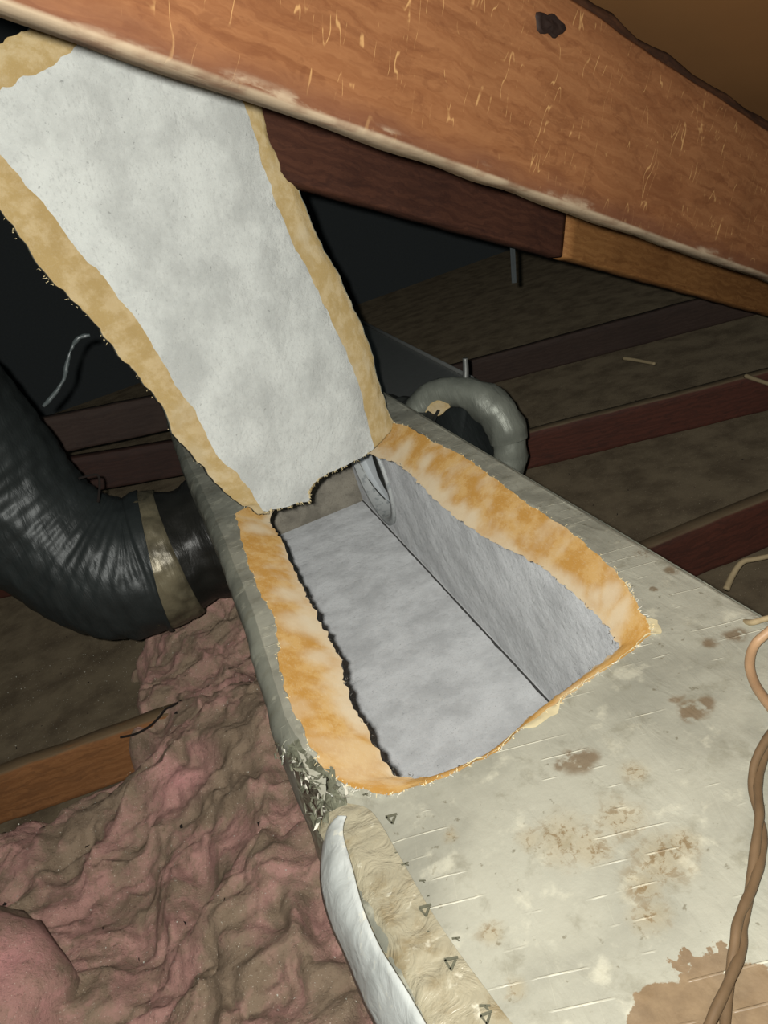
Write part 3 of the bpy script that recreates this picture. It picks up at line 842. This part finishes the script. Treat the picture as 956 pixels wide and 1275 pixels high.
# the box carries on behind the flap as a lower trunk of dull metal
trunk = empty('trunk_duct', (1.3, 7.0, -1.985), 'dim grey trunk duct in the dark behind the raised flap', 'duct')
p1 = on_z(590, 474, -1.5); p2 = on_z(470, 412, -1.5)
dd = (p2 - p1).normalized(); sd = Vector((-dd.y, dd.x, 0))
q = [p1, p1 + dd * 5.0, p1 + dd * 5.0 + sd * 1.3, p1 + sd * 1.3]
vs = [a.copy() for a in q] + [Vector((a.x, a.y, -1.985)) for a in q]
build('body', vs, [(0, 1, 2, 3), (4, 7, 6, 5), (0, 4, 5, 1), (1, 5, 6, 2), (2, 6, 7, 3), (3, 7, 4, 0)], SILVER, trunk, smooth=False)
v, f = sweep([p1 + dd * .02 + Vector((0, 0, .012)), p1 + dd * 4.95 + Vector((0, 0, .012))], lambda t: .014, 8)
build('seam', v, f, SILVER, trunk)

# ================================================================== ROUND FLEXIBLE DUCTS
# left-hand one
FC = Vector((-.12, 3.32, -1.37)); FR = .31
fx = empty('flexible_duct', (-.9, 3.4, -ZF), 'dark silver flexible duct curving from the left side of the box', 'duct')
pth = catmull([FC + Vector((.04, 0, 0)), FC + Vector((-.22, -.0, 0))], 14)
def wobn(s, a, sd): return lambda t, an, p: a * fbm(p, s, 3, sd)
v, f = sweep(pth, lambda t: FR * (.93 + .04 * math.sin(t * 9)), 72, False, lambda t, a, p: .012 * fbm(p, 14, 4, 2)); build('collar', v, f, BLACKW, fx)
pth = catmull([FC + Vector((-.17, 0, 0)), FC + Vector((-.28, 0, .0)), FC + Vector((-.38, 0, .01))], 12)
v, f = sweep(pth, lambda t: FR * (.97 + .07 * math.sin(math.pi * min(1, t * 1.05)) ** .7), 96, False, lambda t, a, p: .010 * fbm(p, 22, 4, 9) + .003 * math.sin(a * 31 + 7 * fbm(p, 6, 2))); build('gathered_wrap', v, f, DIRTY, fx)
LP = [FC + Vector((-.30, 0, .0)), FC + Vector((-.44, 0, .03)), FC + Vector((-.60, .04, .17)), FC + Vector((-.71, .08, .38)), FC + Vector((-.78, .1, .66)), FC + Vector((-.84, .05, 1.0)), FC + Vector((-.86, -.1, 1.4)), FC + Vector((-.7, -.3, 1.9))]
pth = catmull(LP, 30)
def wl(t, a, p): return .010 * fbm(p, 7, 3, 2) + .007 * nz((p[0] * 3, p[1], p[2]), 9, 5) + .0015 * math.sin(t * 190) * sm(.0, .05, t)
v, f = sweep(pth, lambda t: FR * (1.0 + .05 * math.sin(t * 12) * sm(0, .04, t) + .09 * (1 - sm(0, .07, t))), 96, True, wl)
build('jacket', v, f, JACKET, fx)
# black twig-like tie end sticking up from it
tp = [on_y(122, 625, 3.0), on_y(124, 605, 3.0), on_y(122, 592, 3.0), on_y(112, 592, 3.0), on_y(98, 596, 3.0)]
v, f = sweep(catmull(tp, 6), lambda t: .005, 6); build('tie_end', v, f, BLACK, fx)

# right-hand one: dark sleeve out of the box, then the jacket rolled back into a thick ring
fx2 = empty('flexible_duct', (1.3, 3.4, -ZF), 'pale silver flexible duct with rolled-back jacket on the right side of the box', 'duct')
RC = Vector((XR, HC.y, HC.z))
TC = ray(572, 552) * (3.9 / F_PX)
TA = Vector((.72, .66, -.12)).normalized()
tu = TA.cross(Vector((0, 0, 1))).normalized(); tw = tu.cross(TA)
pth = catmull([RC + Vector((.005, 0, 0)), RC + Vector((.12, 0, .0)), RC.lerp(TC, .55) + Vector((.05, 0, 0)), TC], 14)
v, f = sweep(pth, lambda t: .335 - .10 * sm(0.15, .8, t), 72, False, lambda t, a, p: .016 * fbm(p, 9, 4, 2) + .01 * math.sin(t * 60)); build('sleeve', v, f, SLEEVE, fx2)
v, f = sweep(pth[:int(len(pth) * .5)], lambda t: .315 - .07 * sm(0.15, 1, t), 60, True, lambda t, a, p: .004 * math.sin(t * 70)); build('inner_core', v, f, CORE, fx2)
ring = [TC + tu * (.28 * math.cos(a)) + tw * (.28 * math.sin(a)) for a in [2 * math.pi * k / 72 for k in range(73)]]
v, f = sweep(ring, lambda t: .09 + .012 * math.sin(t * 17), 24, False, lambda t, a, p: .016 * fbm(p, 9, 3, 4) + .005 * fbm(p, 30, 2)); build('rolled_jacket', v, f, RINGF, fx2)
pth = catmull([TC + TA * .02, TC + TA * .15 + Vector((0, 0, -.02)), TC + Vector((.20, .45, -.12)), TC + Vector((.26, .9, -.20))], 14)
v, f = sweep(pth, lambda t: .27 - .02 * t, 60, True, lambda t, a, p: .014 * fbm(p, 10, 3, 2)); build('jacket', v, f, JACKET, fx2)
pth = [TC + tu * (.225 * math.cos(a)) + tw * (.225 * math.sin(a)) - TA * .06 for a in [1.5 + .08 * k for k in range(9)]]
v, f = sweep(pth, lambda t: .04 * math.sin(math.pi * (.1 + .8 * t)), 14, True, lambda t, a, p: .008 * fbm(p, 20, 3)); o = build('glass_wool', v, f, FIBREFLAP, fx2); o['label'] = 'bit of yellow wool'
p0 = on_y(579, 478, 3.5); p1 = on_y(579, 446, 3.5)
v, f = sweep(catmull([p0, p0.lerp(p1, .5) + Vector((.004, 0, 0)), p1], 6), lambda t: .018 - .004 * t, 10); build('tie_end', v, f, SILVER, fx2)

# ================================================================== PINK GLASS WOOL
def height(x, y):
    p = (x, y, 0)
    wx = x + .10 * fbm(p, 2.3, 3, 11); wy = y + .10 * fbm(p, 2.3, 3, 17)
    q = (wx, wy, 0)
    big = fbm(q, 1.9, 3, 2)
    bil = (1 - abs(fbm(q, 3.0, 3, 7)) * 2.0) * .7 + .3 * fbm(q, 6, 2, 4)
    fin = 1 - abs(fbm(q, 9.5, 3, 21)) * 1.8
    h = -1.99 + .13 * big + .055 * (bil - .4) + .010 * (fin - .5) + .026 * fbm(q, 9, 3, 13) + .012 * fbm(q, 28, 3, 3)
    h += .16 * sm(-.75, -.15, x) * sm(4.5, 2.5, y)
    # dip of bare dusty board at the lower left
    return h
def cover(x, y):
    """how much wool lies at x, y"""
    e = .10 * fbm((x, y, 0), 3.5, 3, 31)
    a = sm(2.98, 2.72, y + e * .6)                                      # this side of the joist
    b = sm(-.86, -.70, x + e) * sm(4.35, 4.0, y + e)                    # heap against the box
    return max(a, b)
wool = empty('glass_wool_blanket', (-.9, 2.3, -ZF), 'dusty pink glass wool heaped beside the left edge of the duct', 'insulation')
NX, NY = 190, 330
vs = []
for i in range(NX):
    x = -2.5 + (2.5 - .13) * i / (NX - 1)
    for j in range(NY):
        y = .55 + 3.9 * j / (NY - 1)
        c = cover(x, y)
        z = -ZF - .01 + (height(x, y) + ZF) * (c ** .6)
        d = Vector((nz((x, y, 3), 7, 3), nz((x, y, 3), 7, 9), 0)) * .035
        vs.append(Vector((min(-.125, x + d.x), y + d.y, z)))
fs = [q for q in grid_faces(NX, NY) if max(vs[k].z for k in q) > -ZF + .0]
used = sorted({k for q in fs for k in q}); mp = {k: i for i, k in enumerate(used)}
build('matted_wool', [vs[k] for k in used], [tuple(mp[k] for k in q) for q in fs], WOOL, wool)
# separate smoother batt poking in at the lower left corner
def batt(name, px, py, z, rx, ry, rz, rot, label):
    c = on_z(px, py, z); vs, fs = [], []
    n, mm = 40, 24
    for j in range(mm + 1):
        ph = -math.pi / 2 + math.pi * j / mm
        for k in range(n):
            a = 2 * math.pi * k / n
            se = lambda v, e: math.copysign(abs(v) ** e, v)
            q = Vector((se(math.cos(ph), .6) * se(math.cos(a), .6) * rx, se(math.cos(ph), .6) * se(math.sin(a), .6) * ry, se(math.sin(ph), .6) * rz))
            q.rotate(Matrix.Rotation(rot, 3, 'Z')); q += c
            dirn = (q - c).normalized(); q += dirn * .045 * fbm(q, 4.5, 4, 5)
            vs.append(q)
    for j in range(mm):
        for k in range(n):
            k2 = (k + 1) % n; fs.append((j * n + k, j * n + k2, (j + 1) * n + k2, (j + 1) * n + k))
    o = build(name, vs, fs, WOOL, origin=(c.x, c.y, c.z - rz)); return tag(o, label, 'insulation')
batt('glass_wool_batt', -20, 1270, -2.0, .26, .30, .24, .5, 'smoother pink batt poking in at the lower left corner')

# glinting crumbs over the wool and dusty floor
random.seed(11); tv, tf = [], []
for i in range(2600):
    x = random.uniform(-2.3, -.15); y = random.uniform(.8, 4.6)
    z = max(-ZF, -ZF + (height(x, y) + ZF) * cover(x, y) ** .6) + .004
    s = random.uniform(.001, .003); b = len(tv)
    for _ in range(4): tv.append(Vector((x, y, z)) + Vector([random.uniform(-1, 1) for _ in range(3)]) * s)
    tf += [(b, b + 1, b + 2), (b, b + 2, b + 3), (b, b + 3, b + 1), (b + 1, b + 3, b + 2)]
o = build('pale_crumbs', tv, tf, TUFTW, smooth=False, origin=(-1, 2.5, -ZF)); o['kind'] = 'stuff'; tag(o, 'pale crumbs and dust scattered over the pink wool and floor', 'debris')
tv, tf = [], []
for i in range(160):
    x = random.choice([random.uniform(-2.3, -.3), random.uniform(1.2, 4.0)]); y = random.uniform(1.5, 5.0)
    z = max(-ZF, -ZF + (height(x, y) + ZF) * cover(x, y) ** .6 if x < 0 else -ZF) + .004
    s = random.uniform(.004, .012); b = len(tv)
    for _ in range(4): tv.append(Vector((x, y, z)) + Vector([random.uniform(-1, 1) for _ in range(3)]) * s)
    tf += [(b, b + 1, b + 2), (b, b + 2, b + 3), (b, b + 3, b + 1), (b + 1, b + 3, b + 2)]
o = build('black_crumbs', tv, tf, BLACK, smooth=False, origin=(-1, 2.6, -ZF)); o['kind'] = 'stuff'; tag(o, 'black crumbs and droppings scattered over the attic floor', 'debris')
# thin black wire curving from the joist end into the wool
cb = catmull([on_z(x, y, z) for x, y, z in [(150, 918, -1.96), (168, 914, -1.95), (185, 905, -1.94), (198, 893, -1.93), (206, 883, -1.93), (216, 878, -1.95), (226, 872, -1.98)]], 6)
v, f = sweep(cb, lambda t: .005, 8); tag(build('thin_cable', v, f, BLACK), 'thin black cable curving from the orange joist end into the pink wool', 'cable')

# ================================================================== CABLES AND STRAWS
def cable_path(pts, n=10): return catmull([on_z(x, y, z) for x, y, z in pts], n)
tw = empty('twisted_cable', on_z(930, 1150, -1.0), 'brown twisted pair of wires trailing over the near right of the duct', 'cable')
base = cable_path([(990, 880, -.95), (962, 915, -.965), (944, 950, -.975), (940, 980, -.98), (946, 1020, -.98), (944, 1060, -.98), (934, 1110, -.98), (922, 1150, -.98), (918, 1185, -.98), (908, 1225, -.98), (895, 1270, -.98), (880, 1330, -.98), (860, 1420, -.98)], 12)
for s in (0, 1):
    pp = []
    for i, q in enumerate(base):
        t = i / 12; a = t * 1.15 + s * math.pi
        sp = .0056
        if t > 9.3: sp = .0056 + .008 * (t - 9.3)
        pp.append(q + Vector((math.cos(a) * sp, math.sin(a) * sp * .3, math.sin(a) * .008)))
    v, f = sweep(pp, lambda t: .0062, 12, True, lambda t, a, p: .0014 * nz(p, 40, s)); build('strand', v, f, WIRE, tw)
v, f = sweep(cable_path([(1000, 745, -.93), (962, 782, -.955), (940, 802, -.975), (933, 825, -.982), (938, 848, -.982), (950, 868, -.97), (975, 900, -.95)], 10), lambda t: .0085, 12)
tag(build('cable', v, f, WIRE2), 'pale tan cable looping in from the right edge beside the corner of the duct', 'cable')
v, f = sweep(cable_path([(1000, 760, -.96), (955, 770, -.985), (935, 775, -.99), (915, 772, -1.03)], 8), lambda t: .006, 8)
tag(build('cable_end', v, f, STRAW), 'thin pale cable end lying over the right top corner of the duct', 'cable')
def stick(name, pts, r, label, cat='stem', mat=None):
    v, f = sweep(catmull([on_z(*q) for q in pts], 6), lambda t: r * (1 - .3 * t), 8); return tag(build(name, v, f, mat or STRAW), label, cat)
stick('bent_stem', [(904, 734, -2.2), (912, 716, -2.17), (924, 700, -2.13), (940, 696, -2.12), (980, 688, -2.1)], .016, 'pale bent stem lying near the nearest red joist at right')
stick('straw', [(928, 468, -1.97), (945, 474, -1.97), (970, 482, -1.97)], .016, 'pale straw lying on the middle red joist at the right edge', 'straw')
stick('straw', [(776, 446, -1.98), (795, 449, -1.98), (815, 453, -1.98)], .016, 'small pale straw lying far back in the dark', 'straw')
# thin crinkled grey strip by the left round duct
sp_ = catmull([on_y(x, y, 2.75) for x, y in [(112, 417), (98, 421), (88, 436), (83, 455), (79, 473), (68, 490), (54, 506)]], 8)
v, f = sweep(sp_, lambda t: .004 + .004 * abs(math.sin(t * 9)), 10, True, lambda t, a, p: .003 * nz(p, 60)); tag(build('crinkled_strip', v, f, STRIP), 'thin crinkled grey strip hanging over the left round duct', 'strap')
# a nail through the dark
hy = P2.y + .02; v, f = sweep([on_y(636, 285, hy), on_y(638, 310, hy), on_y(640, 352, hy)], lambda t: .011, 8); tag(build('hanging_strap', v, f, WALL), 'faint grey strap hanging in the dark under the tan board', 'strap')
